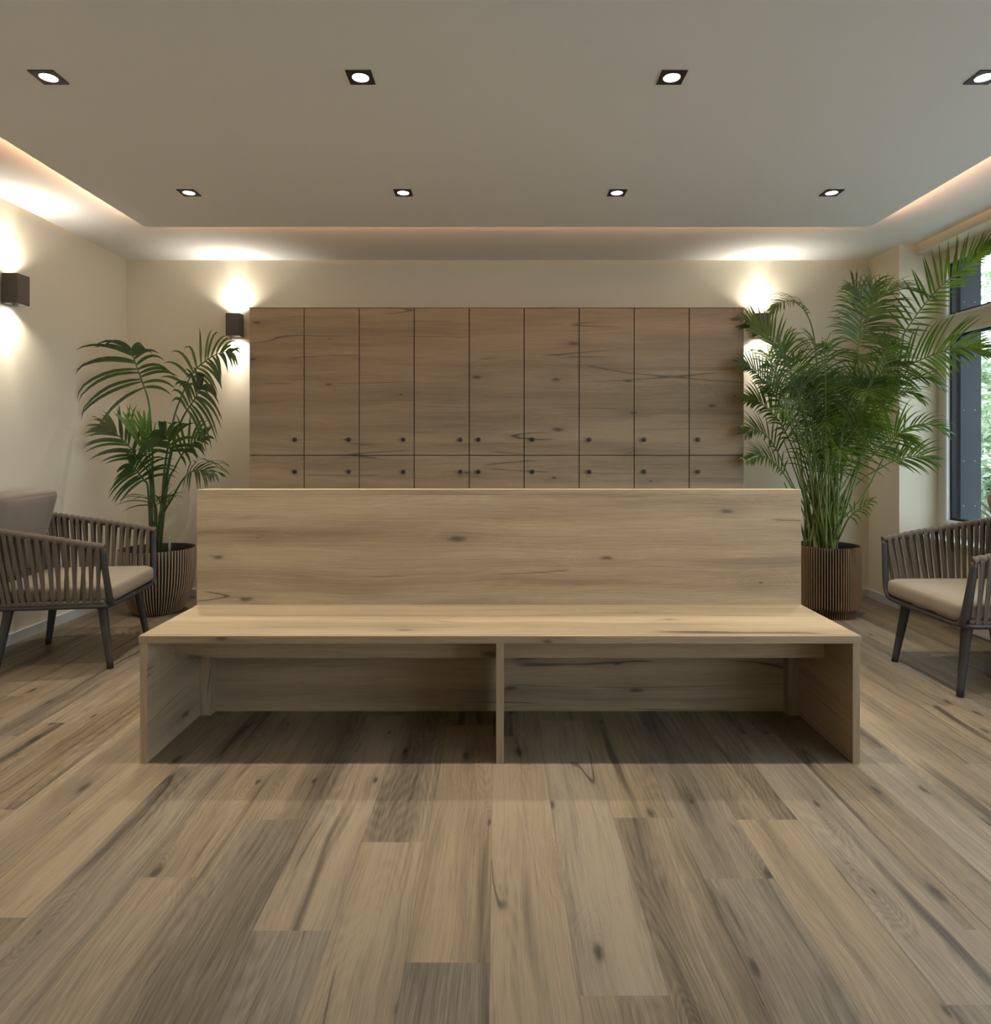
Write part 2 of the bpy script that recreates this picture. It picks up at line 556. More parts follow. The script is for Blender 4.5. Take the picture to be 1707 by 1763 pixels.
MB().box(XL - 0.15, XN + 0.15, YF - 0.1, YB + 0.15, -0.12, -0.004).build('floor_slab', M_soil, fl)

MB().box(XL - 0.15, XG + 0.02, YF - 0.15, YB + 0.15, ZC, ZC + 0.15).build('ceiling', M_ceil, kind=ST)
MB().box(XL - 0.15, XL, YF - 0.15, YB, -0.05, ZC + 0.05).build('wall_left', M_wall, kind=ST)
MB().box(XL - 0.15, XG + 0.15, YB, YB + 0.15, -0.05, ZC + 0.05).build('wall_back', M_wall, kind=ST)
MB().box(XL - 0.15, XG + 0.15, YF - 0.15, YF, -0.05, ZC + 0.05).build('wall_front', M_wall, kind=ST)
mb = MB()
mb.box(XR, XG + 0.17, YN, YB, -0.05, ZC + 0.05)                       # pier beside the window
mb.box(XR, XG + 0.17, YF, YN2, -0.05, ZC + 0.05)                      # wall towards the camera
mb.box(XN, XG + 0.17, YN2, YN, -0.05, 0.50)                           # parapet
mb.box(XN + 0.02, XG + 0.17, YN2, YN, 2.435, ZC + 0.05)               # lintel
mb.build('wall_right', M_wall, kind=ST)
MB().box(XN - 0.025, XG - 0.005, YN2, YN, 0.50, 0.525).build('window_sill', M_white, bevel=0.004, kind=ST)

BH, BT = 0.062, 0.013
MB().box(XL, XL + BT, YF, YB - BT, 0, BH).build('baseboard_left', M_base, bevel=0.002, kind=ST)
MB().box(XL, XR, YB - BT, YB, 0, BH).build('baseboard_back', M_base, bevel=0.002, kind=ST)
mb = MB()
mb.box(XR - BT, XR, YN - BT, YB - BT, 0, BH)
mb.box(XR, XN, YN - BT, YN, 0, BH)
mb.box(XN - BT, XN, YN2, YN - BT, 0, BH)
mb.build('baseboard_right', M_base, bevel=0.002, kind=ST)

# hanging ceiling panel with a warm led strip on its upper side
PX0, PX1, PY0, PY1, PZ = -2.09, 2.215, -2.6, 3.997, 2.419
pn = MB().box(PX0, PX1, PY0, PY1, PZ, PZ + 0.022).build('ceiling_panel', M_ceil, bevel=0.001, kind=ST)
mb = MB()
q = 0.03
mb.box(PX0 + q, PX0 + q + 0.012, PY0 + q, PY1 - q, PZ + 0.0225, PZ + 0.028)
mb.box(PX1 - q - 0.012, PX1 - q, PY0 + q, PY1 - q, PZ + 0.0225, PZ + 0.028)
mb.box(PX0 + q + 0.02, PX1 - q - 0.02, PY1 - q - 0.012, PY1 - q, PZ + 0.0225, PZ + 0.028)
for f_ in range(len(mb.f)):
    mb.m[f_] = 0 if f_ % 6 == 5 else 1
mb.build('led_strip', [M_led, M_steel], pn)
mb = MB()
for hx in (-1.4, 0.06, 1.5):
    for hy in (-2.0, 0.6, 3.2):
        mb.box(hx - 0.02, hx + 0.02, hy - 0.02, hy + 0.02, PZ + 0.02, ZC)
mb.build('hanger', M_steel, pn)

# ------------------------------------------------------------------ window
wf = MB()
zb, zt = 0.525, 2.435
fx0, fx1 = 3.02, 3.09
posts = [(4.535, 4.62), (2.86, 2.94), (0.98, 1.06), (-0.90, -0.82), (-2.90, -2.82)]
bays = [(2.94, 4.535), (1.06, 2.86), (-0.82, 0.98), (-2.82, -0.90)]
for (a, b_) in posts:
    wf.box(fx0, fx1, a, b_, zb, zt)
for (a, b_) in bays:
    wf.box(fx0, fx1, a, b_, zb, 0.607)
    wf.box(fx0, fx1, a, b_, 1.875, 1.975)
    wf.box(fx0, fx1, a, b_, 2.36, zt)
win = wf.build('window_1', M_frame, bevel=0.003, kind=ST)
bead, gas, pan = MB(), MB(), MB()
for (a, b_) in bays:
    for (c, d) in ((0.607, 1.875), (1.975, 2.36)):
        for mbx, t0, t1, xa, xb in ((bead, 0.0, 0.018, fx0 - 0.004, fx0 + 0.03), (gas, 0.018, 0.034, fx0 + 0.02, fx0 + 0.05)):
            mbx.box(xa, xb, b_ - t1, b_ - t0, c + t0, d - t0)
            mbx.box(xa, xb, a + t0, a + t1, c + t0, d - t0)
            mbx.box(xa, xb, a + t1, b_ - t1, c + t0, c + t1)
            mbx.box(xa, xb, a + t1, b_ - t1, d - t1, d - t0)
        pan.box(fx0 + 0.034, fx0 + 0.04, a + 0.03, b_ - 0.03, c + 0.03, d - 0.03)
bead.build('glazing_bead', M_white, win)
gas.build('gasket', M_gasket, win)
pan.build('window_pane', M_pane, win)
pt = bpy.data.lights.new('window_portal', 'AREA')
pt.shape = 'RECTANGLE'
pt.size, pt.size_y = 2.0, 7.6
pt.cycles.is_portal = True
po = bpy.data.objects.new('window_portal', pt)
COL.objects.link(po)
po.location = (3.30, (YN + YN2) / 2, 1.48)
po.rotation_euler = (0, math.pi / 2, 0)

# dark timber lining outside the window
tr = MB().box(3.095, 3.235, 4.497, 4.66, 0.40, 2.60, grain=2).build('trim_1', M_clad, bevel=0.003, kind=ST)
mb = MB()
for z in (0.72, 1.02, 1.36, 1.72, 2.08, 2.30):
    for x in (3.115, 3.19):
        mb.lathe([(0.0045, 0.0), (0.0045, 0.003), (0.001, 0.0035)], 8, V((x, 0, z)))
        for i in range(len(mb.v) - 24, len(mb.v)):
            p = mb.v[i] - V((x, 0, z))
            mb.v[i] = V((x + p.x, 4.497 - p.z, z + p.y))
mb.build('screw', M_steel, tr)

# ------------------------------------------------------------------ outdoors
MB().box(XG + 0.17, 3.85, YF - 1.0, 6.2, 2.62, 2.78).build('sky_shade_slab', M_clad, kind=ST)  # unseen slab added to keep high sky light off the window reveal
MB().box(3.24, 40, -25, 45, -0.35, -0.15).build('ground', M_ground, kind=ST)


def bush(name, label, cat, x, y, r, h, n, trunk, seed, size=0.05):
    rr = random.Random(seed)
    t = thing(name, label, cat, (x, y, -0.15), 0, 'greenery outside the window')
    m_ = MB()
    z0 = trunk
    cl = []
    for k in range(26):
        a, e, q_ = rr.uniform(0, 6.283), rr.uniform(0, 1), rr.uniform(0.35, 1) ** 0.6
        cl.append((V((r * q_ * math.cos(a) * math.sqrt(1 - (2 * e - 1) ** 2 * 0.8), r * q_ * math.sin(a) * math.sqrt(1 - (2 * e - 1) ** 2 * 0.8), z0 + (h - z0) * e)), r * rr.uniform(0.22, 0.40)))
    for k in range(n):
        c, cr = cl[rr.randrange(len(cl))]
        d = V((rr.gauss(0, 1), rr.gauss(0, 1), rr.gauss(0, 1))).normalized() * cr * rr.uniform(0.5, 1.05)
        p = c + d
        p.z = max(p.z, 0.02)
        a1 = V((rr.gauss(0, 1), rr.gauss(0, 1), rr.gauss(0, 0.6))).normalized()
        b1 = a1.cross(V((rr.gauss(0, 1), rr.gauss(0, 1), rr.gauss(0, 1)))).normalized()
        s_ = size * rr.uniform(0.6, 1.3)
        b0 = len(m_.v)
        m_.v += [p - a1 * s_, p + b1 * s_ * 0.45, p + a1 * s_, p - b1 * s_ * 0.45]
        m_.face([b0, b0 + 1, b0 + 2, b0 + 3], None, 0)
    m_.build('foliage', M_out, t, local=True)
    m_ = MB()
    for k in range(9):
        c, cr = cl[k]
        m_.tube(spline([V((rr.uniform(-.03, .03), rr.uniform(-.03, .03), 0)), V((c.x * .2, c.y * .2, c.z * .5)), c], 7), [0.03 - 0.0035 * i for i in range(7)], 6)
    m_.build('trunk', M_bark, t, local=True)


bush('shrub', 'pale green shrub just outside the window, beside the dark timber lining', 'shrub', 5.6, 7.3, 0.85, 1.7, 5200, 0.1, 1)
bush('shrub', 'taller bushy shrub outside, behind the low shrub seen through the lower pane', 'shrub', 7.6, 9.9, 1.2, 2.3, 7000, 0.2, 2, 0.07)
bush('tree', 'leafy tree standing against the white sky behind the upper pane', 'tree', 10.6, 13.6, 1.7, 4.6, 5200, 1.3, 3, 0.09)
bush('shrub', 'unseen rounded shrub set close to shade the window reveal, behind the right armchair', 'shrub', 4.75, 3.55, 0.95, 2.9, 6500, 0.1, 4)  # out of view, placed close and tall to shade the window reveal
bush('shrub', 'unseen broad shrub screening the sky outside the window, nearest the camera end', 'shrub', 4.9, 0.9, 1.1, 2.6, 6500, 0.1, 5)  # also out of view, part of the hedge that screens sky light

# ------------------------------------------------------------------ downlights
def make_downlight(x, y, label, group):
    t = thing('downlight', label, 'ceiling light', (x, y, PZ), 0, group)
    m_ = MB()
    s_, r0, n = 0.0445, 0.0295, 32
    sq, ci, cu = [], [], []
    for k in range(n):
        th = 2 * math.pi * k / n + math.pi / 4
        c, d = math.cos(th), math.sin(th)
        e = s_ / max(abs(c), abs(d))
        sq.append((e * c, e * d)); ci.append((r0 * c, r0 * d))
    rings = [[V((a, b_, -0.0005)) for a, b_ in sq], [V((a, b_, -0.0045)) for a, b_ in sq], [V((a, b_, -0.0045)) for a, b_ in ci], [V((a, b_, -0.0015)) for a, b_ in ci]]
    for rg in rings:
        m_.v += rg
    for i in range(3):
        for k in range(n):
            m_.face([i * n + k, (i + 1) * n + k, (i + 1) * n + (k + 1) % n, i * n + (k + 1) % n])
    m_.build('frame', M_black, t, local=True)
    m_ = MB()
    m_.lathe([(0.0288, -0.0012), (0.0288, -0.0018), (0.02, -0.0024), (0.004, -0.0028)], 32, cap0=True, cap1=True)
    m_.build('lens', M_lens, t, local=True)
    l = bpy.data.lights.new('downlight_beam', 'SPOT')
    l.energy = DOWN_W
    l.color = DOWN_COL
    l.spot_size = math.radians(88)
    l.spot_blend = 1.0
    l.shadow_soft_size = 0.028
    lo = bpy.data.objects.new('downlight_beam', l)
    COL.objects.link(lo)
    lo.parent = t
    lo.location = (0, 0, -0.012)
    return t


DX = [-1.578, -0.480, 0.615, 1.715]
ORD = ['leftmost', 'second from left', 'third from left', 'rightmost']
for j, (dy, rowname, grp) in enumerate([(2.37, 'nearer row of four', 'downlights of the nearer row'), (3.45, 'farther row of four', 'downlights of the farther row')]):
    for i, dx in enumerate(DX):
        make_downlight(dx, dy, 'small square black recessed downlight, %s in the %s' % (ORD[i], rowname), grp)

# ------------------------------------------------------------------ wall lamps
def make_wall_lamp(x, y, z, rz, label):
    t = thing('wall_lamp', label, 'wall lamp', (x, y, z), rz, 'up and down wall lamps')
    # local: wall at y = 0, the lamp stands out towards -y
    h, wd, dp, th = 0.165, 0.098, 0.088, 0.006
    m_ = MB()
    c0 = -0.012
    a0, a1, b0, b1 = -wd / 2, wd / 2, c0 - dp, c0
    m_.box(a0, a1, b0, b0 + th, -h / 2, h / 2)
    m_.box(a0, a1, b1 - th, b1, -h / 2, h / 2)
    m_.box(a0, a0 + th, b0 + th, b1 - th, -h / 2, h / 2)
    m_.box(a1 - th, a1, b0 + th, b1 - th, -h / 2, h / 2)
    m_.box(a0 + th, a1 - th, b0 + th, b1 - th, -h / 2 + 0.022, h / 2 - 0.022)
    m_.build('housing', M_sconce, t, local=True)
    MB().box(-0.03, 0.03, c0, 0.0, -0.045, 0.045).build('wall_plate', M_sconce, t, local=True)
    yc = (b0 + b1) / 2
    for sgn in (1, -1):
        zz = sgn * (h / 2 - 0.0215)
        m_ = MB()
        m_.lathe([(0.030, 0.0), (0.030, 0.004), (0.015, 0.006)], 24, V((0, 0, 0)), cap0=True, cap1=True)
        m_.v = [V((p.x, p.y + yc, zz + p.z * sgn)) for p in m_.v]
        m_.build('lens', M_slens, t, local=True)
        for e, ang, bl in ((WALL_IN, 42, 1.0), (WALL_MID, 92, 1.0), (WALL_OUT, 134, 0.6)):
            l = bpy.data.lights.new('wall_lamp_beam', 'SPOT')
            l.energy = e
            l.color = WALL_COL
            l.spot_size = math.radians(ang)
            l.spot_blend = bl
            l.shadow_soft_size = 0.012
            lo = bpy.data.objects.new('wall_lamp_beam', l)
            COL.objects.link(lo)
            lo.parent = t
            lo.location = (0, yc, sgn * (h / 2 - 0.006))
            lo.rotation_euler = (math.pi if sgn > 0 else 0, 0, 0)
    return t


LZ = 2.006
make_wall_lamp(-1.925, YB, LZ, 0, 'dark box wall lamp on the back wall, left of the lockers')
make_wall_lamp(1.942, YB, LZ, 0, 'dark box wall lamp on the back wall, half behind the palm')
make_wall_lamp(XL, 3.77, LZ - 0.012, math.pi / 2, 'dark box wall lamp on the left wall, above the armchair')
make_wall_lamp(XL, 1.55, LZ - 0.012, math.pi / 2, 'unseen wall lamp added for room light on the left wall, nearest the camera')  # this lamp and the three below are unseen, added to light the room
make_wall_lamp(XL, -0.70, LZ - 0.012, math.pi / 2, 'unseen wall lamp added for room light on the left wall, behind the camera')
make_wall_lamp(-1.4, YF, LZ, math.pi, 'unseen wall lamp added for room light on the front wall, towards the left wall')
make_wall_lamp(1.4, YF, LZ, math.pi, 'unseen wall lamp added for room light on the front wall, towards the window side')

# ------------------------------------------------------------------ lockers
LX0, LX1, LY, LTOP, LSPLIT = -1.656, 1.652, 4.50, 2.047, 1.058
LWID = (LX1 - LX0) / 9
knobx = [508, 601, 695, 793, 824, 917, 1015, 1109, 1202]
ordn = ['first', 'second', 'third', 'fourth', 'fifth', 'sixth', 'seventh', 'eighth', 'ninth']


def door(t, x0, x1, z0, z1, kx, kz):
    gp = 0.0028
    d = MB().box(x0 + gp, x1 - gp, LY, LY + 0.019, z0, z1, 0, (3.1, 0.7)).build('door', M_oak, t, bevel=0.0008)
    m_ = MB()
    m_.lathe([(0.006, 0.0), (0.0055, 0.010), (0.013, 0.013), (0.0145, 0.018), (0.0135, 0.023), (0.010, 0.0245)], 20, cap0=True, cap1=True)
    m_.v = [V((kx + p.x, LY - p.z, kz + p.y)) for p in m_.v]
    m_.build('knob', M_black, d)


for i in range(9):
    x0, x1 = LX0 + i * LWID, LX0 + (i + 1) * LWID
    side = 'knobs on its right' if i < 4 else 'knobs on its left'
    extra = {0: ', at the wall lamp end', 8: ', next to the big palm', 4: ', the middle of the bank', 3: ''}.get(i, '')
    t = thing('locker', '%s oak locker column from the left, %s%s' % (ordn[i], side, extra), 'locker', ((x0 + x1) / 2, LY + 0.25, 0), 0, 'oak lockers along the back wall')
    cb = MB()
    cb.box(x0 + 0.0002, x1 - 0.0002, LY + 0.0195, YB - 0.003, 0.06, LTOP - 0.006, 2, mats=[0, 0, 1, 0, 0, 0])  # front face coloured dark so the door gaps read as shaded
    cb.box(x0 + 0.0002, x1 - 0.0002, LY + 0.05, YB - 0.02, 0.0, 0.06, 0, mat=1)
    cb.build('carcass', [M_oak, M_gap], t)
    MB().box(x0, x1, LY, YB - 0.003, LTOP - 0.006, LTOP, 0, (3.1, 0.7)).build('top_panel', M_oak, t)
    kx = (knobx[i] - CX) / F * (LY - 0.012)
    door(t, x0, x1, LSPLIT + 0.0025, LTOP - 0.0085, kx, EYE + (CY - 757) / F * LY)
    door(t, x0, x1, 0.065, LSPLIT - 0.0025, kx, EYE + (CY - 812) / F * LY)

# ------------------------------------------------------------------ bench
BX0, BX1, BY, BS, BB = -1.265, 1.286, 2.375, 0.4505, 0.936
t = thing('bench', 'long oak slatless bench with a high solid backrest in the room centre', 'bench', (0.01, 2.62, 0))
t['label'] = 'long light oak bench with a high solid backrest in the middle of the room'
TH = 0.027
MB().box(BX0, BX1, BY, 2.846, BS - TH, BS, 0, (1.3, 8.3)).build('seat', M_oak, t, bevel=0.0012)
MB().box(BX0 + 0.004, BX0 + 0.004 + 0.0255, BY + 0.003, 2.846, 0, BS - TH, 1, (5.2, 2.2), alt=2).build('side_panel', M_oak, t, bevel=0.001)
MB().box(BX1 - 0.004 - 0.0255, BX1 - 0.004, BY + 0.003, 2.846, 0, BS - TH, 1, (9.7, 5.6), alt=2).build('side_panel', M_oak, t, bevel=0.001)
MB().box(-0.003, 0.0245, BY + 0.003, 2.80, 0, BS - TH, 2, (2.6, 1.9)).build('divider_panel', M_oak, t, bevel=0.001)
MB().box(BX0 + 0.0295, -0.003, 2.585, 2.606, 0.307, BS - TH, 0, (7.3, 3.9)).build('apron_rail', M_oak, t, bevel=0.001)
MB().box(0.0245, BX1 - 0.0295, 2.585, 2.606, 0.307, BS - TH, 0, (12.3, 4.4)).build('apron_rail', M_oak, t, bevel=0.001)
for xa, xb in ((BX0 + 0.0295, BX0 + 0.0755), (BX1 - 0.0755, BX1 - 0.0295)):
    MB().box(xa, xb, 2.80, 2.846, 0, BS - TH, 2, (xa, 6.1)).build('corner_post', M_oak, t, bevel=0.001)
MB().box(BX0 - 0.004, BX1, 2.846, 2.872, 0, BB - 0.022, 0, (8.35, 3.13)).build('backrest', M_oak, t, bevel=0.001)
MB().box(BX0 - 0.004, BX1, 2.899, 2.925, 0, BB - 0.022, 0, (14.0, 9.0)).build('rear_panel', M_oak, t, bevel=0.001)
for xa, xb in ((BX0 - 0.004, BX0 + 0.022), (BX1 - 0.026, BX1)):
    MB().box(xa, xb, 2.872, 2.899, 0, BB - 0.022, 2, (1, 3)).build('end_panel', M_oak, t)
MB().box(BX0 - 0.004, BX1, 2.846, 2.925, BB - 0.022, BB, 0, (6.4, 9.9)).build('cap_board', M_oak, t, bevel=0.0012)


# ------------------------------------------------------------------ armchairs
def rbox(m_, cx, cy_, cz, lx, ly, lz, r, puff=0.0, nseg=5, n=10, tilt=None):
    """cushion: rounded box, sides slightly puffed, as a bent grid on a cube"""
    idx = {}

    def pt_(i, j, k):
        key = (i, j, k)
        if key in idx:
            return idx[key]
        q_ = [2 * a / n - 1 for a in (i, j, k)]
        half = (lx / 2, ly / 2, lz / 2)
        # spread grid lines towards the edges so that the rounding is smooth
        p_ = [math.copysign(1 - (1 - abs(a)) ** 1.7, a) * hh for a, hh in zip(q_, half)]
        inner = [max(-hh + r, min(hh - r, a)) for a, hh in zip(p_, half)]
        d = V([a - b_ for a, b_ in zip(p_, inner)])
        if d.length > 1e-9:
            d = d.normalized() * r
        out = V(inner) + d
        fx, fy = 1 - (p_[0] / half[0]) ** 2, 1 - (p_[1] / half[1]) ** 2
        out.z += math.copysign(1, q_[2]) * puff * fx * fy * (1 if abs(q_[2]) > 0.99 else abs(q_[2]))
        fz = 1 - q_[2] ** 2
        out.x += q_[0] * 0.006 * fz
        out.y += q_[1] * 0.006 * fz
        if tilt:
            out = tilt @ out
        m_.v.append(out + V((cx, cy_, cz)))
        idx[key] = len(m_.v) - 1
        return idx[key]
    for i in range(n):
        for j in range(n):
            m_.face([pt_(i, j, n), pt_(i + 1, j, n), pt_(i + 1, j + 1, n), pt_(i, j + 1, n)], None, 0, True)
            m_.face([pt_(i, j, 0), pt_(i, j + 1, 0), pt_(i + 1, j + 1, 0), pt_(i + 1, j, 0)], None, 0, True)
            m_.face([pt_(i, 0, j), pt_(i + 1, 0, j), pt_(i + 1, 0, j + 1), pt_(i, 0, j + 1)], None, 0, True)
            m_.face([pt_(i, n, j), pt_(i, n, j + 1), pt_(i + 1, n, j + 1), pt_(i + 1, n, j)], None, 0, True)
            m_.face([pt_(0, i, j), pt_(0, i, j + 1), pt_(0, i + 1, j + 1), pt_(0, i + 1, j)], None, 0, True)
            m_.face([pt_(n, i, j), pt_(n, i + 1, j), pt_(n, i + 1, j + 1), pt_(n, i, j + 1)], None, 0, True)


def make_chair(loc, rz, label):
    t = thing('armchair', label, 'armchair', loc, rz, 'rope armchairs')
    # local axes: x forward, y to the left, z up
    AF, HW = 0.265, 0.338      # arm front, back, half width at the rail
    # seat frame
    m_ = MB()
    ring = []
    for (cx_, cy_, a0) in ((0.235, 0.245, 0), (-0.265, 0.245, 90), (-0.265, -0.245, 180), (0.235, -0.245, 270)):
        for k in range(5):
            a = math.radians(a0 + k * 22.5)
            ring.append(V((cx_ + 0.045 * math.cos(a), cy_ + 0.045 * math.sin(a), 0.325)))
    m_.tube(ring, 0.013, 8, closed=True)
    m_.box(-0.29, 0.262, -0.012, 0.012, 0.314, 0.328)
    m_.box(-0.012, 0.012, -0.275, 0.275, 0.316, 0.329)
    m_.build('seat_frame', M_chairm, t, local=True)
    # front hoop: both arm posts and the bar under the seat in one bent tube
    for s_ in (-1, 1):
        pts = spline([V((AF, s_ * HW, 0.617)), V((AF + 0.006, s_ * (HW - 0.014), 0.52)), V((AF + 0.014, s_ * (HW - 0.034), 0.405)), V((AF + 0.016, s_ * (HW - 0.052), 0.352)), V((AF + 0.014, s_ * (HW - 0.085), 0.327)), V((AF + 0.013, s_ * 0.12, 0.323)), V((AF + 0.013, 0.0, 0.322))], 26)
        MB().tube(pts, 0.0165, 10, flat=0.8, up=V((1, 0, 0))).build('arm_post', M_chairm, t, local=True)
    # legs
    for sx_ in (1, -1):
        for sy_ in (1, -1):
            top = V((sx_ * 0.215, sy_ * 0.222, 0.325))
            foot = V((sx_ * 0.266, sy_ * 0.247, 0.0))
            m_ = MB().tube([top.lerp(foot, k / 8) for k in range(9)], [0.026, 0.0225] + [0.0215 - 0.0011 * k for k in range(7)], 12, up=V((1, 0, 0)))
            leg = m_.build('leg', M_chairm, t, local=True)
    # rope wound top rail
    def rail(u):
        """path of the top rail, u from 0 (right arm front) to 1 (left arm front)"""
        ctrl = [V((AF + 0.012, -HW, 0.622)), V((0.05, -HW - 0.004, 0.664)), V((-0.18, -HW - 0.002, 0.703)), V((-0.345, -HW + 0.02, 0.732)), V((-0.425, -0.23, 0.744)), V((-0.445, 0, 0.746)),
                V((-0.425, 0.23, 0.744)), V((-0.345, HW - 0.02, 0.732)), V((-0.18, HW + 0.002, 0.703)), V((0.05, HW + 0.004, 0.664)), V((AF + 0.012, HW, 0.622))]
        return ctrl
    path = spline(rail(0), 260)
    rr = [0.0165 + 0.0022 * (1 if (k // 2) % 2 else -0.4) for k in range(260)]
    MB().tube(path, rr, 10).build('top_rail', M_rope, t, local=True)
    # straps wound in a zigzag from the rail to the seat frame
    low = spline([V((AF - 0.01, -0.287, 0.343)), V((0.0, -0.293, 0.343)), V((-0.22, -0.287, 0.343)), V((-0.305, -0.235, 0.343)), V((-0.320, 0, 0.343)), V((-0.305, 0.235, 0.343)), V((-0.22, 0.287, 0.343)), V((0.0, 0.293, 0.343)), V((AF - 0.01, 0.287, 0.343))], 260)
    lrail = MB().tube(low, 0.011, 8).build('lower_rail', M_rope, t, local=True)
    parts = {'right_weave': MB(), 'back_weave': MB(), 'left_weave': MB()}
    NS = 58
    for k in range(NS):
        u = (k + 0.7) / (NS + 0.4)
        nm = 'right_weave' if u < 0.33 else ('left_weave' if u > 0.67 else 'back_weave')
        for lay_ in (1, -1):
            ul = u + (0.5 / NS if lay_ < 0 else 0.0)
            i, j = min(259, int(u * 259)), min(259, int(ul * 259))
            a, b_ = path[i], low[j]
            tg = (path[min(i + 1, 259)] - path[max(i - 1, 0)]).normalized()
            outw = tg.cross(V((0, 0, 1))).normalized()
            if outw.dot(V((a.x, a.y, 0))) < 0:
                outw = -outw
            o1, o2 = outw * (0.0165 * lay_), outw * (0.0115 * lay_)
            pts = [a + V((0, 0, 0.006)) + o1 * 0.9, a.lerp(b_, 0.04) + o1 * 1.1, a.lerp(b_, 0.5) + (o1 + o2) / 2, a.lerp(b_, 0.97) + o2 * 1.1, b_ - V((0, 0, 0.006)) + o2]
            hw = 0.0088
            m_ = parts[nm]
            b0 = len(m_.v)
            for p_ in pts:
                for e1, e2 in ((-1, -1), (1, -1), (1, 1), (-1, 1)):
                    m_.v.append(p_ + tg * hw * e1 + outw * 0.0016 * e2)
            for q_ in range(len(pts) - 1):
                for e in range(4):
                    m_.face([b0 + q_ * 4 + e, b0 + q_ * 4 + (e + 1) % 4, b0 + q_ * 4 + 4 + (e + 1) % 4, b0 + q_ * 4 + 4 + e])
            m_.face([b0 + 3, b0 + 2, b0 + 1, b0]); 
            q_ = b0 + 4 * (len(pts) - 1)
            m_.face([q_, q_ + 1, q_ + 2, q_ + 3])
    for nm, m_ in parts.items():
        m_.build('back_weave' if nm == 'back_weave' else 'side_weave', M_rope, t, local=True)
    # cushions
    m_ = MB()
    rbox(m_, 0.008, 0, 0.383, 0.565, 0.545, 0.096, 0.030, 0.010, n=14)
    m_.build('seat_cushion', M_cush, t, local=True)
    m_ = MB()
    R = Matrix.Rotation(math.radians(-74), 3, 'Y')
    rbox(m_, -0.322, 0, 0.655, 0.46, 0.54, 0.105, 0.034, 0.028, n=14, tilt=R)
    m_.build('back_cushion', M_cushb, t, local=True)
    return t


make_chair((-2.245, 3.605, 0), math.radians(7.7), 'rope armchair with grey-brown cushions by the left wall, facing right')
make_chair((2.335, 3.257, 0), math.radians(180), 'rope armchair under the window on the right, cut by the frame')


# ------------------------------------------------------------------ palms
def keep(p):
    """leaves rest against the walls and locker sides, never inside them"""
    p = V(p)
    p.y = min(p.y, YB - 0.03)
    p.x = max(p.x, XL + 0.03)
    if p.y > YN - 0.02:
        p.x = min(p.x, XR - 0.03)
    else:
        p.x = min(p.x, XG - 0.03)
    if LX0 - 0.02 < p.x < LX1 + 0.02 and p.y > LY - 0.035:
        p.y = LY - 0.035
    for lx in (-1.925, 1.942):
        if abs(p.x - lx) < 0.06 and p.y > YB - 0.115 and abs(p.z - LZ) < 0.095:
            p.y = YB - 0.115
    return p


def frond(parent, pts, U, n, start, ln, wd, droop, leafm, stemm, r0=0.006, a0=68, a1=22, vee=0.35, seg=7, seed=0, left=1.0, right=1.0, lenf=None, spread=1.0):
    rr = random.Random(seed * 13 + 5)
    N = 60
    path = [keep(p) for p in spline(pts, N)]
    m_ = MB()
    m_.tube(path, [r0 * (1 - 0.8 * (i / (N - 1)) ** 1.3) + 0.0006 for i in range(N)], 6, mat=1)
    U = V(U)
    for k in range(n):
        f = (k + 0.5) / n
        for sgn in (-1, 1):
            tt_ = start + (1 - start) * min(1, max(0, f + rr.uniform(-0.3, 0.3) / n))
            x = tt_ * (N - 1)
            i = min(int(x), N - 2)
            p = path[i].lerp(path[i + 1], x - i)
            T = (path[min(i + 2, N - 1)] - path[max(i - 1, 0)]).normalized()
            Nn = U - T * U.dot(T)
            Nn.normalize()
            S = T.cross(Nn) * sgn
            a = math.radians(a0 + (a1 - a0) * f + rr.uniform(-5, 5))
            d = T * math.cos(a) + (S * math.cos(vee) + Nn * math.sin(vee)) * math.sin(a)
            d.normalize()
            prof = (0.60 + 0.40 * math.sin(math.pi * min(1, f * 1.10 + 0.15))) * (1 - 0.30 * f ** 3)
            L = ln * prof * (left if sgn < 0 else right) * rr.uniform(0.9, 1.08)
            dr = droop * rr.uniform(0.75, 1.3)
            pc = V(p)
            pl, wl, wv = [], [], []
            for q_ in range(seg + 1):
                s_ = q_ / seg
                dd = (d + V((0, 0, -1)) * dr * s_ ** 1.6)
                dd.normalize()
                if q_:
                    pc = pc + dd * (L / seg)
                W = T - dd * T.dot(dd)
                W = W.normalized() if W.length > 1e-4 else S
                pl.append(keep(pc))
                wl.append(wd * (max(0.0, math.sin(math.pi * min(1, 0.10 + 0.90 * s_ ** 0.75))) ** 0.8) + 0.0003)
                wv.append(W)
            nn = [wv[i_].cross((pl[min(i_ + 1, seg)] - pl[max(i_ - 1, 0)]).normalized()) for i_ in range(seg + 1)]
            m_.strip(pl, wl, wv, 0.28, nn, 0)
    return m_.build('frond', [leafm, stemm], parent)


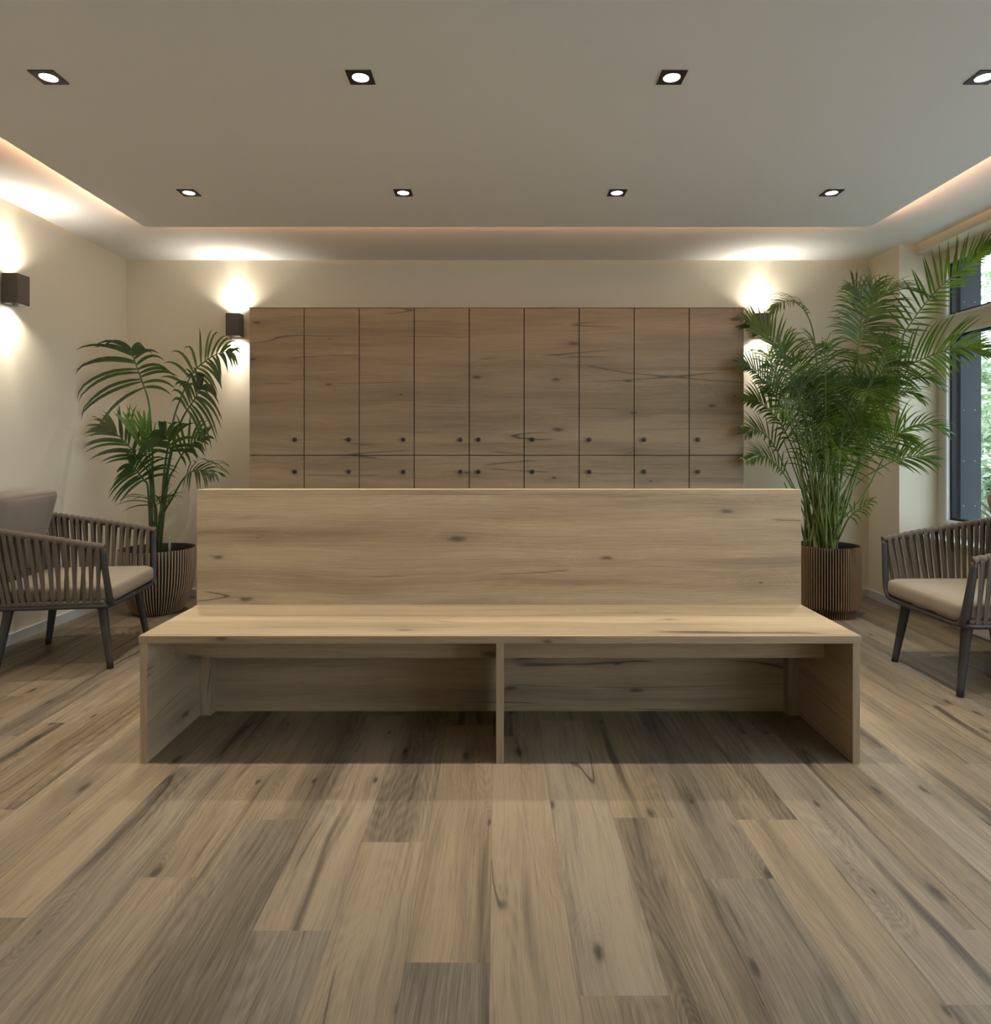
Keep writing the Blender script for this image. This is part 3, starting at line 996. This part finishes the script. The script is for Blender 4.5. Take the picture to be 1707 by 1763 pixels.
def planter(t, prof, nrib, ribm, rim_r, zsoil, c, foot=None, riw=0.0045, rid=0.006):
    """prof: (radius, z) from the foot up; ribs follow the same outline"""
    m_ = MB()
    inner = [(rim_r - 0.014, prof[-1][1]), (rim_r - 0.016, zsoil - 0.03)]
    m_.lathe(prof + inner, 96, c, cap0=True)
    pot = m_.build('planter', M_potd, t)
    m_ = MB()
    for k in range(nrib):
        th = 2 * math.pi * k / nrib
        er, et = V((math.cos(th), math.sin(th), 0)), V((-math.sin(th), math.cos(th), 0))
        b0 = len(m_.v)
        for (r, z) in prof:
            for (o1, o2) in ((-riw * r / rim_r, 0.001), (-riw * r / rim_r * 0.8, -rid), (riw * r / rim_r * 0.8, -rid), (riw * r / rim_r, 0.001)):
                m_.v.append(c + er * (r - o2 - 0.001) + et * o1 + V((0, 0, z)))
        for i in range(len(prof) - 1):
            for e in range(3):
                m_.face([b0 + i * 4 + e, b0 + i * 4 + e + 1, b0 + i * 4 + e + 5, b0 + i * 4 + e + 4])
        m_.face([b0 + 3, b0 + 2, b0 + 1, b0])
        q_ = b0 + 4 * (len(prof) - 1)
        m_.face([q_, q_ + 1, q_ + 2, q_ + 3])
    m_.build('rib', ribm, pot)['kind'] = 'stuff'
    return pot


# left: kentia palm in a bowl shaped planter
KD = 4.56
KX = (272 - CX) / F * KD
kt = thing('potted_palm', 'sparse dark palm in a round-bellied ribbed planter, behind the left armchair', 'potted plant', (KX, KD, 0))
kprof = [(0.135, 0.0), (0.150, 0.012), (0.178, 0.06), (0.205, 0.13), (0.222, 0.21), (0.231, 0.29), (0.235, 0.36), (0.235, 0.432)]
planter(kt, kprof, 76, M_ribl, 0.235, 0.37, V((KX, KD, 0)), riw=0.0040)
MB().lathe([(0.219, 0.36), (0.12, 0.375), (0.01, 0.38)], 40, V((KX, KD, 0)), cap0=True, cap1=True).build('soil', M_soil, kt)
gx = px(292, 945, KD - 0.02)
mb = MB().tube([V((gx.x, gx.y, 0.36)), V((gx.x, gx.y, 0.475)), V((gx.x, gx.y, 0.48)), V((gx.x, gx.y, 0.515))], [0.008, 0.008, 0.004, 0.003], 8)
mb.build('water_gauge', M_steel, kt)


def zk(x, y, d=0.0):
    return px(120 + 0.2268 * x, 560 + 0.2268 * y, KD + d)


KB = [zk(660 + dx, 1700, 0) for dx in (-40, -10, 25, 10)]


def kb(i):
    b_ = V(KB[i % 4])
    b_.z = 0.375
    return b_


KF = [
    # pts, U, n, start, length, width, droop, opts
    ([kb(0), zk(628, 1250), zk(628, 950), zk(602, 600), zk(558, 450), zk(515, 330, -.03), zk(480, 230, -.05), zk(470, 180, -.06)], (0.30, -1, 0.15), 11, .52, .50, .0105, 1.25, dict(a0=95, a1=30, right=.50, vee=.05)),
    ([kb(2), zk(715, 1150), zk(775, 780, .04), zk(825, 600, .06), zk(930, 370, .08), zk(1040, 265, .06), zk(1150, 208, .0), zk(1240, 200, -.06)], (-0.25, -1, 0.45), 14, .50, .40, .0100, 1.0, dict(a0=72, a1=22, left=.65)),
    ([kb(1), zk(735, 1180), zk(800, 850, -.05), zk(865, 690, -.08), zk(930, 590, -.12), zk(985, 500, -.16), zk(1010, 455, -.18)], (-0.35, -1, 0.25), 12, .56, .44, .0125, 1.25, dict(a0=82, a1=30, left=.55, vee=.1)),
    ([kb(2), zk(740, 1230), zk(800, 1080), zk(875, 950, -.04), zk(940, 890, -.06), zk(1030, 840, -.08)], (-0.3, -0.9, .5), 9, .50, .26, .0110, .8, dict(a0=66, a1=26)),
    ([kb(1), zk(705, 1300), zk(750, 1050, -.08), zk(765, 930, -.12), zk(735, 850, -.16), zk(690, 800, -.2)], (0.4, -0.9, .5), 9, .5, .25, .0120, .9, dict(a0=66, a1=28)),
    ([kb(0), zk(610, 1180), zk(545, 1050, -.03), zk(460, 930, -.06), zk(360, 830, -.08), zk(270, 770, -.1)], (0.3, -0.9, .6), 13, .42, .27, .0100, .75, dict(a0=58, a1=22)),
    ([kb(0), zk(595, 1250), zk(565, 1180, -.02), zk(530, 1130, -.05), zk(490, 1080, -.09), zk(455, 1050, -.12)], (0.25, -0.9, .5), 11, .40, .29, .0090, 1.0, dict(a0=84, a1=34)),
    ([kb(3), zk(700, 1470), zk(780, 1310, -.02), zk(855, 1180, -.04), zk(920, 1115, -.06), zk(1010, 1098, -.08), zk(1090, 1115, -.1)], (0.1, -0.6, 1), 11, .58, .24, .0085, 1.5, dict(a0=62, a1=26)),
    ([kb(1), zk(660, 1480, -.05), zk(655, 1380, -.1), zk(635, 1330, -.16), zk(605, 1320, -.2)], (0.1, -0.6, .9), 7, .5, .24, .0055, .9, dict(a0=70, a1=30)),
    ([kb(3), zk(690, 1450, -.05), zk(720, 1360, -.1), zk(760, 1320, -.16)], (-0.1, -0.8, .7), 7, .45, .18, .0095, 1.1, dict(a0=62, a1=28)),
]
for i, (pts, U, n, st, ln, wd, dr, op) in enumerate(KF):
    frond(kt, pts, U, n, st, ln, wd, dr, M_kent, M_stemk, r0=0.0075, seed=i, **op)
# young upright leaves, still narrow and bright
for i, (pts, n, ln) in enumerate([
    ([kb(0), zk(625, 1220), zk(580, 1000, -.08), zk(520, 850, -.12), zk(440, 730, -.15)], 5, .25),
    ([kb(1), zk(640, 1250), zk(610, 1000, -.06), zk(585, 850, -.08), zk(562, 740, -.1)], 5, .24)]):
    o = frond(kt, pts, (0.3, -1, .3), n, .50, ln, .0078, .10, M_spear, M_stemk, r0=.006, a0=20, a1=7, seed=50 + i)
    o['label'] = 'bright green young frond still folded upright'
mb = MB()
for i in range(6):
    b_ = kb(i) + V((rnd.uniform(-.03, .03), rnd.uniform(-.03, .03), 0))
    top_ = zk(rnd.uniform(600, 690), rnd.uniform(1380, 1520), rnd.uniform(-.05, .05))
    mb.tube([b_, b_.lerp(top_, .5) + V((rnd.uniform(-.006, .006), 0, 0)), top_], [.012, .0095, .007], 7)
mb.build('stem', M_stemk, kt)

# right: areca palm in a straight ribbed planter
AD = 4.50
AX = 2.207
at = thing('potted_palm', 'big bushy green palm in a tall straight ribbed planter beside the window', 'potted plant', (AX, AD, 0))
aprof = [(0.165, 0.0), (0.165, 0.055), (0.168, 0.058), (0.193, 0.062), (0.196, 0.075), (0.196, 0.44), (0.196, 0.462)]
planter(at, aprof, 78, M_ribr, 0.196, 0.40, V((AX, AD, 0)), riw=0.0029, rid=0.009)
MB().lathe([(0.180, 0.395), (0.09, 0.405), (0.01, 0.41)], 40, V((AX, AD, 0)), cap0=True, cap1=True).build('soil', M_soil, at)


def ab():
    a, r = rnd.uniform(0, 6.283), 0.115 * math.sqrt(rnd.uniform(0, 1))
    return V((AX - 0.05 + r * math.cos(a), AD + 0.6 * r * math.sin(a), 0.402))


def P(x, y, d=0.0):
    return px(x, y, AD + d)


AF_ = [
    ([ab(), P(1480, 800), P(1518, 655, -.05), P(1552, 583, -.1), P(1600, 515, -.22), P(1645, 472, -.35), P(1685, 440, -.48), P(1715, 418, -.56)], (-.35, -.75, .35), 30, .45, .25, .0068, .25, dict(a0=64, a1=20, left=1.0, right=.7)),
    ([ab(), P(1472, 830), P(1496, 705, -.05), P(1530, 648, -.12), P(1580, 622, -.25), P(1630, 603, -.4), P(1672, 598, -.52), P(1712, 607, -.6)], (-.15, -.85, .4), 30, .42, .29, .0066, .5, dict(a0=62, a1=22)),
    ([ab(), P(1452, 780), P(1475, 620, -.05), P(1492, 560, -.08), P(1515, 512, -.14), P(1550, 496, -.2), P(1595, 508, -.26)], (0, -.4, 1), 24, .52, .25, .0060, .6, dict(a0=64, a1=24)),
    ([ab(), P(1442, 760), P(1472, 615, .0), P(1485, 570, .0), P(1496, 530, .0), P(1503, 492, .0)], (.1, -1, .25), 30, .48, .36, .0052, .75, dict(a0=80, a1=24)),
    ([ab(), P(1448, 780), P(1470, 640, .05), P(1482, 570, .08), P(1482, 520, .1), P(1470, 495, .1)], (.1, -1, .4), 28, .5, .30, .0050, .8, dict(a0=74, a1=24)),
    ([ab(), P(1408, 790), P(1408, 660, .0), P(1402, 580, -.05), P(1388, 538, -.1), P(1366, 519, -.14), P(1345, 521, -.18), P(1330, 532, -.2)], (.0, -.5, .9), 22, .55, .19, .0048, .9, dict(a0=64, a1=28)),
    ([ab(), P(1397, 800), P(1375, 680, -.0), P(1352, 618, .03), P(1325, 582, .05), P(1300, 564, .06), P(1284, 560, .06)], (.35, -.8, .4), 22, .50, .26, .0078, .25, dict(a0=60, a1=24)),
    ([ab(), P(1387, 800), P(1350, 708, .0), P(1322, 665, .0), P(1296, 636, -.05), P(1274, 628, -.1)], (.3, -.8, .5), 22, .45, .22, .0070, .45, dict(a0=60, a1=24)),
    ([ab(), P(1382, 820), P(1348, 735, .0), P(1312, 695, -.05), P(1284, 686, -.1)], (.3, -.8, .5), 22, .42, .22, .0070, .55, dict(a0=60, a1=24)),
    ([ab(), P(1372, 855), P(1342, 805, .0), P(1312, 784, -.05), P(1288, 790, -.1)], (.2, -.6, .8), 18, .42, .19, .0070, .75, dict(a0=60, a1=28)),
    ([ab(), P(1366, 835), P(1332, 765, .0), P(1302, 738, -.05), P(1284, 745, -.1)], (.2, -.6, .8), 20, .42, .21, .0070, .65, dict(a0=60, a1=26)),
    ([ab(), P(1478, 865), P(1520, 792, -.05), P(1550, 746, -.1), P(1582, 731, -.16), P(1610, 732, -.22), P(1628, 742, -.26)], (-.1, -.5, .9), 12, .52, .19, .0062, .7, dict(a0=58, a1=24)),
    ([ab(), P(1470, 843), P(1522, 803, -.06), P(1552, 790, -.1), P(1582, 785, -.14), P(1606, 791, -.18)], (-.1, -.8, .6), 13, .48, .21, .0062, .6, dict(a0=56, a1=26)),
    ([ab(), P(1455, 905, -.12), P(1466, 888, -.16), P(1484, 874, -.2), P(1504, 861, -.24)], (-.1, -.5, .9), 7, .4, .14, .0050, 1.2, dict(a0=66, a1=34)),
    ([ab(), P(1446, 780, -.12), P(1462, 700, -.24), P(1476, 674, -.36), P(1488, 672, -.5), P(1496, 682, -.6)], (0, -.3, 1), 20, .45, .24, .0055, 1.0, dict(a0=78, a1=36)),
    ([ab(), P(1452, 750, -.1), P(1468, 650, -.2), P(1480, 616, -.32), P(1490, 612, -.44), P(1498, 620, -.52)], (0, -.3, 1), 20, .5, .22, .0055, .9, dict(a0=78, a1=36)),
    ([ab(), P(1480, 790), P(1520, 700, -.1), P(1555, 660, -.2), P(1590, 650, -.28), P(1618, 662, -.34)], (0, -.5, .9), 22, .45, .22, .0060, .7, dict(a0=64, a1=26)),
    ([ab(), P(1470, 820), P(1500, 740, -.1), P(1530, 690, -.2), P(1560, 675, -.28), P(1585, 684, -.34)], (0, -.5, .9), 20, .45, .22, .0060, .8, dict(a0=64, a1=26)),
]
for i, (pts, U, n, st, ln, wd, dr, op) in enumerate(AF_):
    frond(at, pts, U, n, st, ln, wd, dr, M_arec, M_stema, r0=0.0055, seed=100 + i, seg=6, **op)
# the inner, mostly hidden fronds of the clump
for i in range(38):
    tx = rnd.uniform(1325, 1570)
    ty = rnd.uniform(560, 780) + max(0, (abs(tx - 1440) - 60)) * 0.3
    dz = rnd.uniform(-.42, .32)
    b_ = ab()
    tip = P(tx, ty, dz)
    mid = b_.lerp(tip, .5) + V((0, 0, .10))
    mid.x = b_.x + (tip.x - b_.x) * .32
    mid.y = b_.y + (tip.y - b_.y) * .32
    hi = b_.lerp(tip, .82) + V((0, 0, .08))
    frond(at, [b_, b_.lerp(mid, .5), mid, hi, tip, tip + (tip - hi) * .5 - V((0, 0, .05))], (rnd.uniform(-.4, .4), -.8, rnd.uniform(.3, .9)), 18, rnd.uniform(.42, .52), rnd.uniform(.2, .29), .0048, rnd.uniform(.5, 1.0), M_arec, M_stema, r0=.005, seed=200 + i, seg=5, a0=66, a1=26)
mb = MB()
for i in range(46):
    b_ = ab()
    th = rnd.uniform(0, 6.283)
    top_ = b_ + V((0.26 * rnd.uniform(.2, 1) * math.cos(th), .18 * rnd.uniform(.2, 1) * math.sin(th), rnd.uniform(.35, .8)))
    mb.tube(spline([b_, b_.lerp(top_, .5) + V(((b_.x - top_.x) * .12, 0, 0)), top_], 7), [.0075, .007, .0062, .0056, .005, .0045, .0035], 6)
mb.build('stem', M_stema, at)['kind'] = 'stuff'

for o in bpy.data.objects:
    if '_o' in o:
        del o['_o']
